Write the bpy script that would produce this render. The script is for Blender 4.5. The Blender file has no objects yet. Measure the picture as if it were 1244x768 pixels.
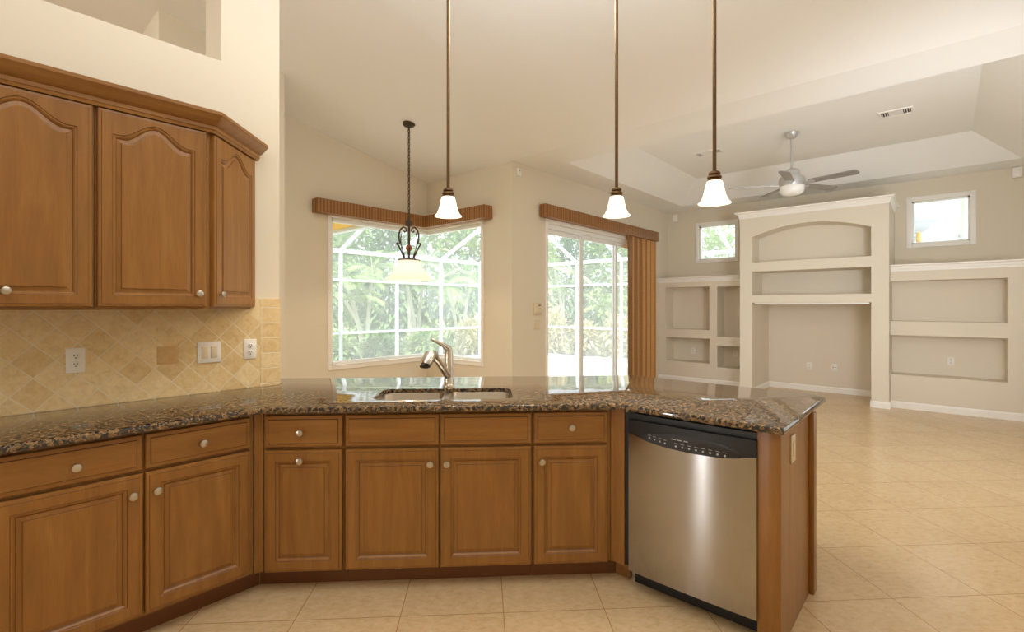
import bpy, bmesh, math, random
from mathutils import Vector, Matrix
random.seed(7)
SC = bpy.context.scene
COL = SC.collection
PI = math.pi

# ---------------------------------------------------------------- camera, sky, sun, area lamps, exposure
F_PX, HORIZON, CAM_H, YAW = 591.0, 372.4, 1.40, math.radians(41.67)
cam_data = bpy.data.cameras.new('camera')
cam_data.sensor_fit = 'HORIZONTAL'
cam_data.sensor_width = 36.0
cam_data.lens = F_PX / 1244 * 36
cam_data.shift_y = -(384 - HORIZON) / 1244
cam_data.clip_start = 0.05
cam = bpy.data.objects.new('camera', cam_data)
COL.objects.link(cam)
cam.location = (0, 0, CAM_H)
cam.rotation_euler = (PI / 2, 0, YAW - PI / 2)
SC.camera = cam

SC.view_settings.view_transform = 'Standard'
SC.view_settings.look = 'None'
SC.view_settings.gamma = 1
SC.view_settings.use_curve_mapping = False
SC.view_settings.exposure = 0.48
SC.cycles.use_denoising = True
SC.cycles.sample_clamp_indirect = 6.0
SC.cycles.max_bounces = 10
SC.cycles.diffuse_bounces = 6

world = bpy.data.worlds.new('sky')
SC.world = world
world.use_nodes = True
_bg = world.node_tree.nodes['Background']
_bg.inputs['Color'].default_value = (0.86, 0.94, 1.0, 1)
_bg.inputs['Strength'].default_value = 1.7


def lamp(name, kind, loc, energy, color, size=None, target=None, sizey=None, **kw):
    d = bpy.data.lights.new(name, kind)
    d.energy = energy
    d.color = color
    if kind == 'AREA':
        d.shape = 'RECTANGLE'
        d.size = size
        d.size_y = sizey or size
    elif kind == 'POINT':
        d.shadow_soft_size = size
    elif kind == 'SUN':
        d.angle = math.radians(2)
    for k, v in kw.items():
        setattr(d, k, v)
    o = bpy.data.objects.new(name, d)
    COL.objects.link(o)
    o.location = loc
    if target is not None:
        o.rotation_euler = (Vector(target) - Vector(loc)).to_track_quat('-Z', 'Y').to_euler()
    return o


lamp('sun', 'SUN', (-10, -10, 20), 5.2, (1, .97, .91), target=(-10 + 5, -10 + 4, 20 - 11))
# added area lamps: assumed daylight before solid walls, assumed ceiling light, and fill lights
lamp('assumed_side_daylight', 'AREA', (6.2, -1.15, 1.6), 30, (.88, .95, 1), 4.2, target=(6.8, 3, 1.9), sizey=2.3)  # assumed daylight from the right; the wall behind it is solid, without a window
lamp('back_wall_fill', 'AREA', (3.0, -1.0, 1.6), 28, (.88, .94, 1), 1.3, target=(9.3, 1.6, 2.4), spread=math.radians(90))  # added fill that brightens the far wall and shelf units; no window here
lamp('dishwasher_stripe_fill', 'AREA', (-3.42, 2.72, 1.25), 22, (.90, .95, 1), .15, target=(0, 2.0, 1.25), sizey=2.2)  # added strip lamp for the bright stripe on the dishwasher; rear wall is solid
lamp('hall_fill', 'AREA', (-1.2, 4.4, 3.9), 42, (1, .97, .92), 1.5, target=(-.6, 5.2, 2))  # added overhead to brighten the hall behind the high opening
lamp('kitchen_bounce_fill', 'AREA', (1.1, .75, 2.75), 48, (.84, .93, 1), 1.3, target=(1.1, 1.1, 4.6))  # added fill bounced off the kitchen ceiling, not a fixture of the room
lamp('kitchen_ceiling_fill', 'AREA', (-0.5, 0.7, 3.95), 14, (1, .92, .78), 1.6, target=(0.1, 1.3, 0))  # assumed ceiling light above the view, added to light the kitchen; no fixture built
lamp('nook_ceiling_fill', 'AREA', (2.6, 2.0, 3.45), 24, (1, .92, .78), .8, target=(2.6, 2.0, 0))  # added overhead fill to brighten the nook side; no fixture here


# ---------------------------------------------------------------- node materials
def lin(*c):
    return tuple(((v / 255) / 12.92 if v / 255 <= .04045 else ((v / 255 + .055) / 1.055) ** 2.4) for v in c) + (1,)


class NT:
    def __init__(s, name):
        s.m = bpy.data.materials.new(name)
        s.m.use_nodes = True
        s.t = s.m.node_tree
        s.b = s.t.nodes['Principled BSDF']
        s.out = s.t.nodes['Material Output']

    def n(s, typ, **kw):
        nd = s.t.nodes.new(typ)
        for k, v in kw.items():
            if k.startswith('i_'):
                nd.inputs[k[2:].replace('_', ' ')].default_value = v
            else:
                setattr(nd, k, v)
        return nd

    def l(s, a, b):
        s.t.links.new(a, b)

    def obj(s):
        return s.n('ShaderNodeTexCoord').outputs['Object']

    def mapping(s, vec, loc=(0, 0, 0), rot=(0, 0, 0), scale=(1, 1, 1)):
        m = s.n('ShaderNodeMapping')
        m.inputs['Location'].default_value = loc
        m.inputs['Rotation'].default_value = rot
        m.inputs['Scale'].default_value = scale
        s.l(vec, m.inputs['Vector'])
        return m.outputs['Vector']

    def noise(s, vec, scale, detail=3, rough=.5, dist=0):
        n = s.n('ShaderNodeTexNoise')
        n.inputs['Scale'].default_value = scale
        n.inputs['Detail'].default_value = detail
        n.inputs['Roughness'].default_value = rough
        n.inputs['Distortion'].default_value = dist
        s.l(vec, n.inputs['Vector'])
        return n.outputs['Fac']

    def ramp(s, fac, stops, interp='LINEAR'):
        r = s.n('ShaderNodeValToRGB')
        r.color_ramp.interpolation = interp
        e = r.color_ramp.elements
        while len(e) < len(stops):
            e.new(.5)
        for k, (p, c) in enumerate(stops):
            e[k].position = p
            e[k].color = c
        s.l(fac, r.inputs['Fac'])
        return r.outputs['Color']

    def mix(s, fac, a, b, mode='MIX'):
        m = s.n('ShaderNodeMix', data_type='RGBA', blend_type=mode)
        for sock, v in ((m.inputs[0], fac), (m.inputs[6], a), (m.inputs[7], b)):
            if hasattr(v, 'is_linked'):
                s.l(v, sock)
            else:
                sock.default_value = v
        return m.outputs[2]

    def bump(s, h, strength=.2, dist=.01):
        b = s.n('ShaderNodeBump')
        b.inputs['Strength'].default_value = strength
        b.inputs['Distance'].default_value = dist
        s.l(h, b.inputs['Height'])
        s.l(b.outputs['Normal'], s.b.inputs['Normal'])

    def set(s, color=None, rough=.5, metal=0, spec=None, coat=None):
        if color is not None:
            if hasattr(color, 'is_linked'):
                s.l(color, s.b.inputs['Base Color'])
            else:
                s.b.inputs['Base Color'].default_value = color
        s.b.inputs['Roughness'].default_value = rough
        s.b.inputs['Metallic'].default_value = metal
        if spec is not None:
            s.b.inputs['Specular IOR Level'].default_value = spec
        if coat is not None:
            s.b.inputs['Coat Weight'].default_value = coat
            s.b.inputs['Coat Roughness'].default_value = .12
        return s.m


def paint(name, rgb, rough=.7, bump=.06, spec=.3):
    t = NT(name)
    v = t.obj()
    t.bump(t.noise(v, 110, 2), bump, .004)
    c = t.mix(t.noise(v, .7, 2), lin(*[x - 2 for x in rgb]), lin(*[min(255, x + 2) for x in rgb]))
    return t.set(c, rough, spec=spec)


def plain(name, rgb, rough=.5, metal=0, spec=None, var=6, scale=20):
    t = NT(name)
    c = t.mix(t.noise(t.obj(), scale, 2), lin(*[max(0, x - var) for x in rgb]), lin(*[min(255, x + var) for x in rgb]))
    return t.set(c, rough, metal, spec)


def wood(name, vertical=True, dark=1.0):
    t = NT(name)
    v = t.obj()
    rnd = t.n('ShaderNodeObjectInfo').outputs['Random']
    comb = t.n('ShaderNodeVectorMath', operation='ADD')
    sc = t.n('ShaderNodeVectorMath', operation='SCALE')
    sc.inputs['Scale'].default_value = 7
    cx = t.n('ShaderNodeCombineXYZ')
    for k in range(3):
        t.l(rnd, cx.inputs[k])
    t.l(cx.outputs[0], sc.inputs[0])
    t.l(v, comb.inputs[0])
    t.l(sc.outputs[0], comb.inputs[1])
    s = (9, 9, .9) if vertical else (.9, 9, 9)
    mv = t.mapping(comb.outputs[0], scale=s)
    grain = t.noise(mv, 2.2, 5, .6, .6)
    blot = t.noise(comb.outputs[0], 3.5, 3)
    fine = t.noise(t.mapping(comb.outputs[0], scale=(s[0] * 12, s[1] * 12, s[2] * 6)), 3, 2)
    a, b, c = [lin(*[x * dark for x in q]) for q in ((129, 86, 34), (153, 106, 48), (172, 125, 64))]
    col = t.ramp(grain, [(.25, a), (.55, b), (.8, c)])
    col = t.mix(blot, col, t.mix(.5, col, lin(144, 94, 42)), 'MIX')
    col = t.mix(.12, col, t.ramp(fine, [(.3, (.25, .25, .25, 1)), (.7, (1, 1, 1, 1))]), 'MULTIPLY')
    t.bump(fine, .03, .002)
    return t.set(col, .33, spec=.5)


M = {}
M['wall'] = paint('wall_paint', (224, 214, 195))
M['ceiling'] = paint('ceiling_paint', (243, 242, 240), .8, .1)
M['trim'] = paint('white_trim_paint', (244, 240, 234), .4, .02, .4)
M['unit'] = paint('built_in_paint', (226, 216, 199))
M['wood'] = wood('maple_upright')
M['wood_h'] = wood('maple_sideways', False)
M['glaze'] = plain('dark_glaze', (104, 64, 30), .45, var=4)
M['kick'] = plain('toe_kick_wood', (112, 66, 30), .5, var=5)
M['nickel'] = plain('brushed_nickel', (196, 190, 180), .28, 1, var=3)
M['chrome'] = plain('polished_nickel', (214, 208, 198), .24, 1, var=2)
M['black'] = plain('black_plastic', (16, 16, 17), .32, var=2)
M['blackgloss'] = plain('control_plastic', (36, 37, 40), .35, var=2)
M['white'] = plain('white_plastic', (236, 232, 224), .4, var=2)
M['almond'] = plain('almond_plastic', (224, 208, 180), .4, var=2)
M['slot'] = plain('dark_slot', (46, 40, 34), .6, var=2)
M['bronze'] = plain('aged_bronze', (104, 78, 48), .4, .75, var=12, scale=60)
M['iron'] = plain('dark_wrought_iron', (78, 62, 44), .45, .6, var=10, scale=60)
M['amber'] = plain('amber_glass', (170, 92, 30), .15, var=12, scale=40)
M['mark'] = plain('panel_print', (176, 178, 180), .5, var=3)
M['fan'] = plain('fan_silver', (196, 196, 194), .35, .5, var=3)
M['blade'] = plain('fan_blade', (150, 147, 144), .4, .25, var=4)
M['vinyl'] = plain('white_vinyl', (240, 240, 238), .35, var=2)
M['cage'] = plain('white_aluminium', (222, 228, 236), .4, var=2)
M['soffit'] = plain('yellow_stucco', (226, 178, 74), .8, var=4)
M['patio'] = plain('pale_deck', (226, 222, 212), .7, var=6, scale=3)
M['soil'] = plain('garden_soil', (150, 150, 110), .9, var=14, scale=2)
M['trunk'] = plain('pale_bark', (206, 200, 186), .8, var=14, scale=8)
M['bark'] = plain('grey_bark', (140, 128, 112), .9, var=14, scale=8)
M['leaf_a'] = plain('leaf_mid', (142, 170, 94), .5, var=26, scale=3)
M['leaf_b'] = plain('leaf_pale', (168, 188, 130), .5, var=24, scale=3)
M['leaf_c'] = plain('leaf_deep', (108, 142, 76), .5, var=24, scale=3)
M['leaf_d'] = plain('leaf_variegated', (210, 200, 160), .5, var=30, scale=9)
M['canvas'] = plain('grey_canvas', (170, 178, 192), .8, var=4)
M['polewood'] = plain('umbrella_pole_wood', (214, 170, 104), .5, var=8)


def granite():
    t = NT('brown_granite')
    v = t.obj()
    d = t.n('ShaderNodeTexNoise')
    d.inputs['Scale'].default_value = 60
    d.inputs['Detail'].default_value = 2
    t.l(v, d.inputs['Vector'])
    off = t.n('ShaderNodeVectorMath', operation='MULTIPLY_ADD')
    off.inputs[1].default_value = (.014, .014, .014)
    t.l(d.outputs['Color'], off.inputs[0])
    t.l(v, off.inputs[2])

    def vor(sc):
        n = t.n('ShaderNodeTexVoronoi')
        n.inputs['Scale'].default_value = sc
        t.l(off.outputs[0], n.inputs['Vector'])
        sep = t.n('ShaderNodeSeparateColor')
        t.l(n.outputs['Color'], sep.inputs[0])
        return sep.outputs[0], n.outputs['Distance']
    r1, d1 = vor(85)
    r2, _ = vor(230)
    col = t.ramp(r1, [(0, lin(92, 70, 45)), (.3, lin(138, 107, 69)), (.6, lin(112, 86, 56)), (.85, lin(158, 130, 92))], 'CONSTANT')
    col2 = t.ramp(r2, [(0, lin(84, 65, 46)), (.25, lin(158, 126, 84)), (.7, lin(130, 101, 66)), (.9, lin(174, 150, 116))], 'CONSTANT')
    col = t.mix(.4, col, col2)
    blk = t.ramp(t.noise(off.outputs[0], 62, 4, .62), [(.482, (0, 0, 0, 1)), (.512, (1, 1, 1, 1))])
    col = t.mix(blk, col, lin(38, 34, 33))
    t.set(col, .05, spec=.85)
    return t.m


M['granite'] = granite()


def floor_mat():
    t = NT('diagonal_floor_tile')
    v = t.mapping(t.obj(), loc=(-.557, -2.222, 0), rot=(0, 0, PI / 4))
    br = t.n('ShaderNodeTexBrick', offset=0.0, squash=1.0)
    br.inputs['Color1'].default_value = (0, 0, 0, 1)
    br.inputs['Color2'].default_value = (1, 1, 1, 1)
    br.inputs['Scale'].default_value = 1
    br.inputs['Mortar Size'].default_value = .0022
    br.inputs['Mortar Smooth'].default_value = .3
    br.inputs['Brick Width'].default_value = .4665
    br.inputs['Row Height'].default_value = .4885
    t.l(v, br.inputs['Vector'])
    big = t.noise(v, 3.0, 4, .55, .5)
    mot = t.noise(t.mapping(v, scale=(1, 1.6, 1)), 22, 6, .7, .3)
    base = t.ramp(big, [(.3, lin(204, 174, 132)), (.7, lin(220, 193, 154))])
    base = t.mix(.55, base, t.ramp(mot, [(.30, lin(188, 155, 110)), (.5, lin(212, 184, 142)), (.72, lin(226, 202, 165))]))
    base = t.mix(t.n('ShaderNodeMath', operation='MULTIPLY', i_Value=0).outputs[0], base, base)
    base = t.mix(.06, base, br.outputs['Color'], 'SOFT_LIGHT')
    col = t.mix(br.outputs['Fac'], base, lin(164, 130, 88))
    inv = t.n('ShaderNodeMath', operation='MULTIPLY_ADD')
    inv.inputs[1].default_value = -1
    t.l(br.outputs['Fac'], inv.inputs[0])
    t.l(mot, inv.inputs[2])
    t.bump(inv.outputs[0], .12, .002)
    return t.set(col, .24, spec=.5)


M['floor'] = floor_mat()


def splash_mat(name, diagonal):
    t = NT(name)
    v = t.mapping(t.obj(), rot=(-PI / 2, 0, 0))
    if diagonal:
        v = t.mapping(v, loc=(-.035, -.039, 0), rot=(0, 0, PI / 4))
    size = .1079
    br = t.n('ShaderNodeTexBrick', offset=0.0, squash=1.0)
    br.inputs['Color1'].default_value = (0, 0, 0, 1)
    br.inputs['Color2'].default_value = (1, 1, 1, 1)
    br.inputs['Scale'].default_value = 1
    br.inputs['Mortar Size'].default_value = .0034
    br.inputs['Mortar Smooth'].default_value = .4
    br.inputs['Brick Width'].default_value = size if diagonal else .2
    br.inputs['Row Height'].default_value = size if diagonal else .093
    t.l(v, br.inputs['Vector'])
    mot = t.noise(v, 26, 5, .65, .8)
    tone = t.ramp(br.outputs['Color'], [(0, lin(210, 181, 126)), (.5, lin(232, 208, 158)), (1, lin(244, 229, 188))])
    base = t.mix(.5, tone, t.ramp(mot, [(.3, lin(196, 158, 106)), (.5, lin(222, 192, 142)), (.75, lin(238, 218, 178))]))
    col = t.mix(br.outputs['Fac'], base, lin(232, 218, 188))
    h = t.n('ShaderNodeMath', operation='MULTIPLY_ADD')
    h.inputs[1].default_value = -1.5
    t.l(br.outputs['Fac'], h.inputs[0])
    t.l(mot, h.inputs[2])
    t.bump(h.outputs[0], .5, .003)
    return t.set(col, .5, spec=.35)


M['splash'] = splash_mat('diagonal_travertine', True)
M['border'] = splash_mat('travertine_border', False)
M['accent'] = plain('travertine_accent', (206, 170, 116), .5, var=14, scale=40)


def steel(name, rgb, rough, aniso=0.0, rot=0.0):
    t = NT(name)
    v = t.mapping(t.obj(), scale=(1.5, 1.5, 220))
    c = t.mix(t.noise(v, 3, 2), lin(*[x - 5 for x in rgb]), lin(*[min(255, x + 5) for x in rgb]))
    t.set(c, rough, 1)
    if aniso:
        t.b.inputs['Anisotropic'].default_value = aniso
        t.b.inputs['Anisotropic Rotation'].default_value = rot
        tan = t.n('ShaderNodeTangent', direction_type='RADIAL', axis='Z')
        t.l(tan.outputs[0], t.b.inputs['Tangent'])
    return t.m


M['steel'] = steel('stainless_front', (166, 162, 157), .12, .85, 0.25)
M['sink'] = steel('stainless_sink', (196, 188, 176), .3)


def woven(name, rgb_a, rgb_b, pitch, axis='xy'):
    t = NT(name)
    v = t.obj()
    w = t.n('ShaderNodeTexWave', wave_type='BANDS', bands_direction='DIAGONAL' if axis == 'xy' else 'Z')
    w.inputs['Scale'].default_value = pitch
    w.inputs['Distortion'].default_value = .4
    w.inputs['Detail'].default_value = 1
    vv = t.mapping(v, scale=(1, 1, 0)) if axis == 'xy' else v
    t.l(vv, w.inputs['Vector'])
    fine = t.noise(t.mapping(v, scale=(3, 3, 160)), 2, 3)
    fine2 = t.noise(t.mapping(v, scale=(60, 60, 1)), 2, 3)
    col = t.ramp(w.outputs['Fac'], [(.1, lin(*rgb_a)), (.6, lin(*rgb_b))])
    col = t.mix(.5, col, t.ramp(fine, [(.3, (.55, .5, .45, 1)), (.7, (1, 1, 1, 1))]), 'MULTIPLY')
    col = t.mix(.35, col, t.ramp(fine2, [(.3, (.6, .55, .5, 1)), (.7, (1, 1, 1, 1))]), 'MULTIPLY')
    t.bump(w.outputs['Fac'], .4, .004)
    return t.set(col, .5, spec=.35)


M['woven'] = woven('woven_wood', (132, 90, 50), (176, 126, 76), 14)
M['woven_dark'] = woven('woven_wood_shade', (160, 112, 60), (214, 164, 102), 30)


def shade_glass(name, glow):
    t = NT(name)
    tr = t.n('ShaderNodeBsdfTranslucent')
    tr.inputs['Color'].default_value = (.96, .86, .68, 1)
    df = t.n('ShaderNodeBsdfDiffuse')
    df.inputs['Color'].default_value = (.9, .84, .72, 1)
    mx = t.n('ShaderNodeMixShader')
    mx.inputs[0].default_value = .4
    t.l(tr.outputs[0], mx.inputs[1])
    t.l(df.outputs[0], mx.inputs[2])
    em = t.n('ShaderNodeEmission')
    em.inputs['Color'].default_value = (1, .88, .72, 1)
    em.inputs['Strength'].default_value = glow
    ad = t.n('ShaderNodeAddShader')
    t.l(mx.outputs[0], ad.inputs[0])
    t.l(em.outputs[0], ad.inputs[1])
    t.l(ad.outputs[0], t.out.inputs['Surface'])
    return t.m


M['shade'] = shade_glass('lit_frosted_glass', .8)
M['bowl'] = shade_glass('lit_bowl_glass', .12)
for nd in M['bowl'].node_tree.nodes:
    if nd.type in ('BSDF_TRANSLUCENT', 'EMISSION'):
        nd.inputs['Color'].default_value = (.97, .93, .86, 1)


def emit(name, col, s):
    t = NT(name)
    e = t.n('ShaderNodeEmission')
    e.inputs['Color'].default_value = col
    e.inputs['Strength'].default_value = s
    t.l(e.outputs[0], t.out.inputs['Surface'])
    return t.m


M['bulb'] = emit('lit_bulb', (1, .82, .55, 1), 8)


def glass():
    t = NT('window_glass')
    tr = t.n('ShaderNodeBsdfTransparent')
    tr.inputs['Color'].default_value = (.97, .985, .98, 1)
    gl = t.n('ShaderNodeBsdfGlossy')
    gl.inputs['Roughness'].default_value = .0
    lw = t.n('ShaderNodeLayerWeight')
    pw = t.n('ShaderNodeMath', operation='POWER')
    pw.inputs[1].default_value = 4
    t.l(lw.outputs['Facing'], pw.inputs[0])
    fr = t.n('ShaderNodeMath', operation='MULTIPLY_ADD')
    fr.inputs[1].default_value = .5
    fr.inputs[2].default_value = .03
    t.l(pw.outputs[0], fr.inputs[0])
    mx = t.n('ShaderNodeMixShader')
    t.l(fr.outputs[0], mx.inputs[0])
    t.l(tr.outputs[0], mx.inputs[1])
    t.l(gl.outputs[0], mx.inputs[2])
    t.l(mx.outputs[0], t.out.inputs['Surface'])
    return t.m


M['glass'] = glass()


def screen():
    t = NT('insect_screen')
    tr = t.n('ShaderNodeBsdfTransparent')
    df = t.n('ShaderNodeBsdfTranslucent')
    df.inputs['Color'].default_value = (.95, .97, 1, 1)
    d2 = t.n('ShaderNodeBsdfDiffuse')
    d2.inputs['Color'].default_value = (.92, .95, .97, 1)
    m0 = t.n('ShaderNodeMixShader')
    t.l(df.outputs[0], m0.inputs[1])
    t.l(d2.outputs[0], m0.inputs[2])
    mx = t.n('ShaderNodeMixShader')
    mx.inputs[0].default_value = .18
    t.l(tr.outputs[0], mx.inputs[1])
    t.l(m0.outputs[0], mx.inputs[2])
    t.l(mx.outputs[0], t.out.inputs['Surface'])
    return t.m


M['screen'] = screen()
M['fanbowl'] = plain('frosted_white_glass', (240, 238, 234), .35, var=2)


# ---------------------------------------------------------------- mesh helpers
class MB:
    """collects shapes; build() links them as one mesh object"""

    def __init__(s):
        s.v, s.f, s.mi, s.sm = [], [], [], []

    def add(s, vs, fs, mi=0, smooth=False, mat=None):
        o = len(s.v)
        s.v += [tuple(mat @ Vector(p)) if mat else tuple(p) for p in vs]
        for k, f in enumerate(fs):
            s.f.append([o + i for i in f])
            s.mi.append(mi[k] if isinstance(mi, list) else mi)
            s.sm.append(smooth)
        return s

    def box(s, x0, x1, y0, y1, z0, z1, bev=0.0, mi=0, mat=None):
        x0, x1 = min(x0, x1), max(x0, x1)
        y0, y1 = min(y0, y1), max(y0, y1)
        z0, z1 = min(z0, z1), max(z0, z1)
        if bev <= 0:
            vs = [(x, y, z) for z in (z0, z1) for y in (y0, y1) for x in (x0, x1)]
            fs = [(0, 2, 3, 1), (4, 5, 7, 6), (0, 1, 5, 4), (2, 6, 7, 3), (0, 4, 6, 2), (1, 3, 7, 5)]
            return s.add(vs, fs, mi, False, mat)
        bm = bmesh.new()
        bmesh.ops.create_cube(bm, size=1, matrix=Matrix.Translation(((x0 + x1) / 2, (y0 + y1) / 2, (z0 + z1) / 2))
                              @ Matrix.Diagonal((x1 - x0, y1 - y0, z1 - z0, 1)))
        bmesh.ops.bevel(bm, geom=bm.edges[:], offset=bev, segments=2, profile=.5, affect='EDGES')
        bm.verts.index_update()
        s.add([v.co[:] for v in bm.verts], [[v.index for v in f.verts] for f in bm.faces], mi, True, mat)
        bm.free()
        return s

    def loft(s, rings, mi=0, smooth=False, cap0=True, cap1=True, mat=None, closed=True):
        """mi may be a list with one entry per band (+ caps use first/last)"""
        n = len(rings[0])
        vs = [p for r in rings for p in r]
        fs, ms = [], []
        for k in range(len(rings) - 1):
            m = mi[k] if isinstance(mi, list) else mi
            for i in range(n if closed else n - 1):
                j = (i + 1) % n
                fs.append((k * n + i, k * n + j, (k + 1) * n + j, (k + 1) * n + i))
                ms.append(m)
        m0 = mi[0] if isinstance(mi, list) else mi
        m1 = mi[-1] if isinstance(mi, list) else mi
        if cap0 and closed:
            fs.append(tuple(range(n - 1, -1, -1)))
            ms.append(m0)
        if cap1 and closed:
            fs.append(tuple((len(rings) - 1) * n + i for i in range(n)))
            ms.append(m1)
        return s.add(vs, fs, ms, smooth, mat)

    def lathe(s, prof, c=(0, 0, 0), seg=32, mi=0, mat=None, cap=True):
        rings = [[(c[0] + r * math.cos(2 * PI * i / seg), c[1] + r * math.sin(2 * PI * i / seg), c[2] + z)
                  for i in range(seg)] for r, z in prof]
        return s.loft(rings, mi, True, cap, cap, mat)

    def tube(s, pts, r, seg=8, mi=0, mat=None):
        pts = [Vector(p) for p in pts]
        rs = r if isinstance(r, (list, tuple)) else [r] * len(pts)
        rings = []
        up = None
        for i, p in enumerate(pts):
            a = pts[max(0, i - 1)]
            b = pts[min(len(pts) - 1, i + 1)]
            d = (b - a).normalized()
            if up is None:
                up = Vector((0, 0, 1)) if abs(d.z) < .9 else Vector((1, 0, 0))
            u = d.cross(up)
            if u.length < 1e-4:
                u = d.orthogonal()
            u.normalize()
            w = u.cross(d).normalized()
            up = w
            rings.append([tuple(p + (u * math.cos(2 * PI * k / seg) + w * math.sin(2 * PI * k / seg)) * rs[i])
                          for k in range(seg)])
        return s.loft(rings, mi, True, True, True, mat)

    def prism(s, poly, z0, z1, mi=0, mat=None):
        return s.loft([[(x, y, z0) for x, y in poly], [(x, y, z1) for x, y in poly]], mi, False, True, True, mat)

    def build(s, name, mat, parent=None, sharp=40):
        me = bpy.data.meshes.new(name)
        me.from_pydata(s.v, [], s.f)
        mats = mat if isinstance(mat, list) else [mat]
        for m in mats:
            me.materials.append(m)
        for p, mi, sm in zip(me.polygons, s.mi, s.sm):
            p.material_index = mi
            p.use_smooth = sm
        bm = bmesh.new()
        bm.from_mesh(me)
        bmesh.ops.recalc_face_normals(bm, faces=bm.faces)
        bm.to_mesh(me)
        bm.free()
        if any(s.sm):
            me.set_sharp_from_angle(angle=math.radians(sharp))
        o = bpy.data.objects.new(name, me)
        COL.objects.link(o)
        if parent:
            o.parent = parent
        return o


def tag(o, label, cat, group=None, kind=None):
    o['label'] = label
    o['category'] = cat
    if group:
        o['group'] = group
    if kind:
        o['kind'] = kind
    return o


def thing(name, label, cat, loc=(0, 0, 0), rz=0, group=None):
    o = bpy.data.objects.new(name, None)
    o.empty_display_size = .1
    COL.objects.link(o)
    o.location = loc
    o.rotation_euler = (0, 0, rz)
    return tag(o, label, cat, group)


def struct(o, label, cat):
    return tag(o, label, cat, kind='structure')


def copy_tree(o, parent=None):
    c = o.copy()
    COL.objects.link(c)
    if parent:
        c.parent = parent
    for ch in list(o.children):
        copy_tree(ch, c)
    return c


def offset_poly(poly, d):
    """move every edge of a counter-clockwise polygon inwards by d (mitred)"""
    n = len(poly)
    out = []
    for i in range(n):
        p0, p1, p2 = Vector(poly[i - 1]), Vector(poly[i]), Vector(poly[(i + 1) % n])
        a, b = (p1 - p0).normalized(), (p2 - p1).normalized()
        na, nb = Vector((-a.y, a.x)), Vector((-b.y, b.x))
        m = (na + nb) / (1 + na.dot(nb))
        out.append((p1.x + m.x * d, p1.y + m.y * d))
    return out


def sweep(mb, path, prof, mi=0, smooth=False, closed_path=False):
    """prof = [(out, z)] carried along a plan path, mitred; out is to the right of the travel direction"""
    P = [Vector(p) for p in path]
    n = len(P)
    rings = []
    for i in range(n):
        if closed_path or 0 < i < n - 1:
            a = (P[i] - P[i - 1]).normalized()
            b = (P[(i + 1) % n] - P[i]).normalized()
        else:
            a = b = (P[1] - P[0]).normalized() if i == 0 else (P[-1] - P[-2]).normalized()
        ra, rb = Vector((a.y, -a.x)), Vector((b.y, -b.x))
        m = (ra + rb) / (1 + ra.dot(rb))
        rings.append([(P[i].x + m.x * o, P[i].y + m.y * o, z) for o, z in prof])
    if closed_path:
        rings.append(rings[0])
    return mb.loft(rings, mi, smooth, not closed_path, not closed_path)


def round_poly(poly, radii, seg=5):
    n = len(poly)
    out = []
    for i in range(n):
        r = radii[i] if isinstance(radii, (list, tuple)) else radii
        p0, p1, p2 = Vector(poly[i - 1]), Vector(poly[i]), Vector(poly[(i + 1) % n])
        if r <= 0:
            out.append(tuple(p1))
            continue
        a, b = (p0 - p1).normalized(), (p2 - p1).normalized()
        ang = a.angle(b)
        t = r / math.tan(ang / 2)
        c = p1 + (a + b).normalized() * (r / math.sin(ang / 2))
        s, e = p1 + a * t, p1 + b * t
        a0 = math.atan2(s.y - c.y, s.x - c.x)
        a1 = math.atan2(e.y - c.y, e.x - c.x)
        da = (a1 - a0 + PI) % (2 * PI) - PI
        for k in range(seg + 1):
            q = a0 + da * k / seg
            out.append((c.x + r * math.cos(q), c.y + r * math.sin(q)))
    return out


def wall_y(name, y, y2, x0, x1, z0, z1, holes, label, mat='wall'):
    """a wall that faces along Y, with rectangular holes (xa, xb, za, zb)"""
    mb = MB()
    xs = sorted(set([x0, x1] + [h[0] for h in holes] + [h[1] for h in holes]))
    for a, b in zip(xs, xs[1:]):
        cuts = sorted((h[2], h[3]) for h in holes if h[0] <= a + 1e-6 and h[1] >= b - 1e-6)
        z = z0
        for c0, c1 in cuts:
            if c0 > z:
                mb.box(a, b, y, y2, z, c0)
            z = c1
        if z < z1:
            mb.box(a, b, y, y2, z, z1)
    return struct(mb.build(name, M[mat]), label, 'wall')


def wall_x(name, x, x2, y0, y1, z0, z1, holes, label, mat='wall'):
    mb = MB()
    ys = sorted(set([y0, y1] + [h[0] for h in holes] + [h[1] for h in holes]))
    for a, b in zip(ys, ys[1:]):
        cuts = sorted((h[2], h[3]) for h in holes if h[0] <= a + 1e-6 and h[1] >= b - 1e-6)
        z = z0
        for c0, c1 in cuts:
            if c0 > z:
                mb.box(x, x2, a, b, z, c0)
            z = c1
        if z < z1:
            mb.box(x, x2, a, b, z, z1)
    return struct(mb.build(name, M[mat]), label, 'wall')


# ---------------------------------------------------------------- the setting
SLOPE = .193
ZC = 3.265


def ceil_z(x):
    return ZC + SLOPE * max(0, 4.65 - x)


XB, YS, XN, YN = 9.35, 4.14, 4.65, 5.86      # back wall, sliding-door wall, the two nook walls
mb = MB()
mb.prism([(-3.6, -1.3), (9.5, -1.3), (9.5, 4.24), (4.75, 4.24), (4.75, 5.96), (2.0, 5.96), (2.0, 7.6), (-3.6, 7.6)], -.08, 0)
struct(mb.build('floor', M['floor']), 'beige ceramic tile floor laid on the diagonal', 'floor')

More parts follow.
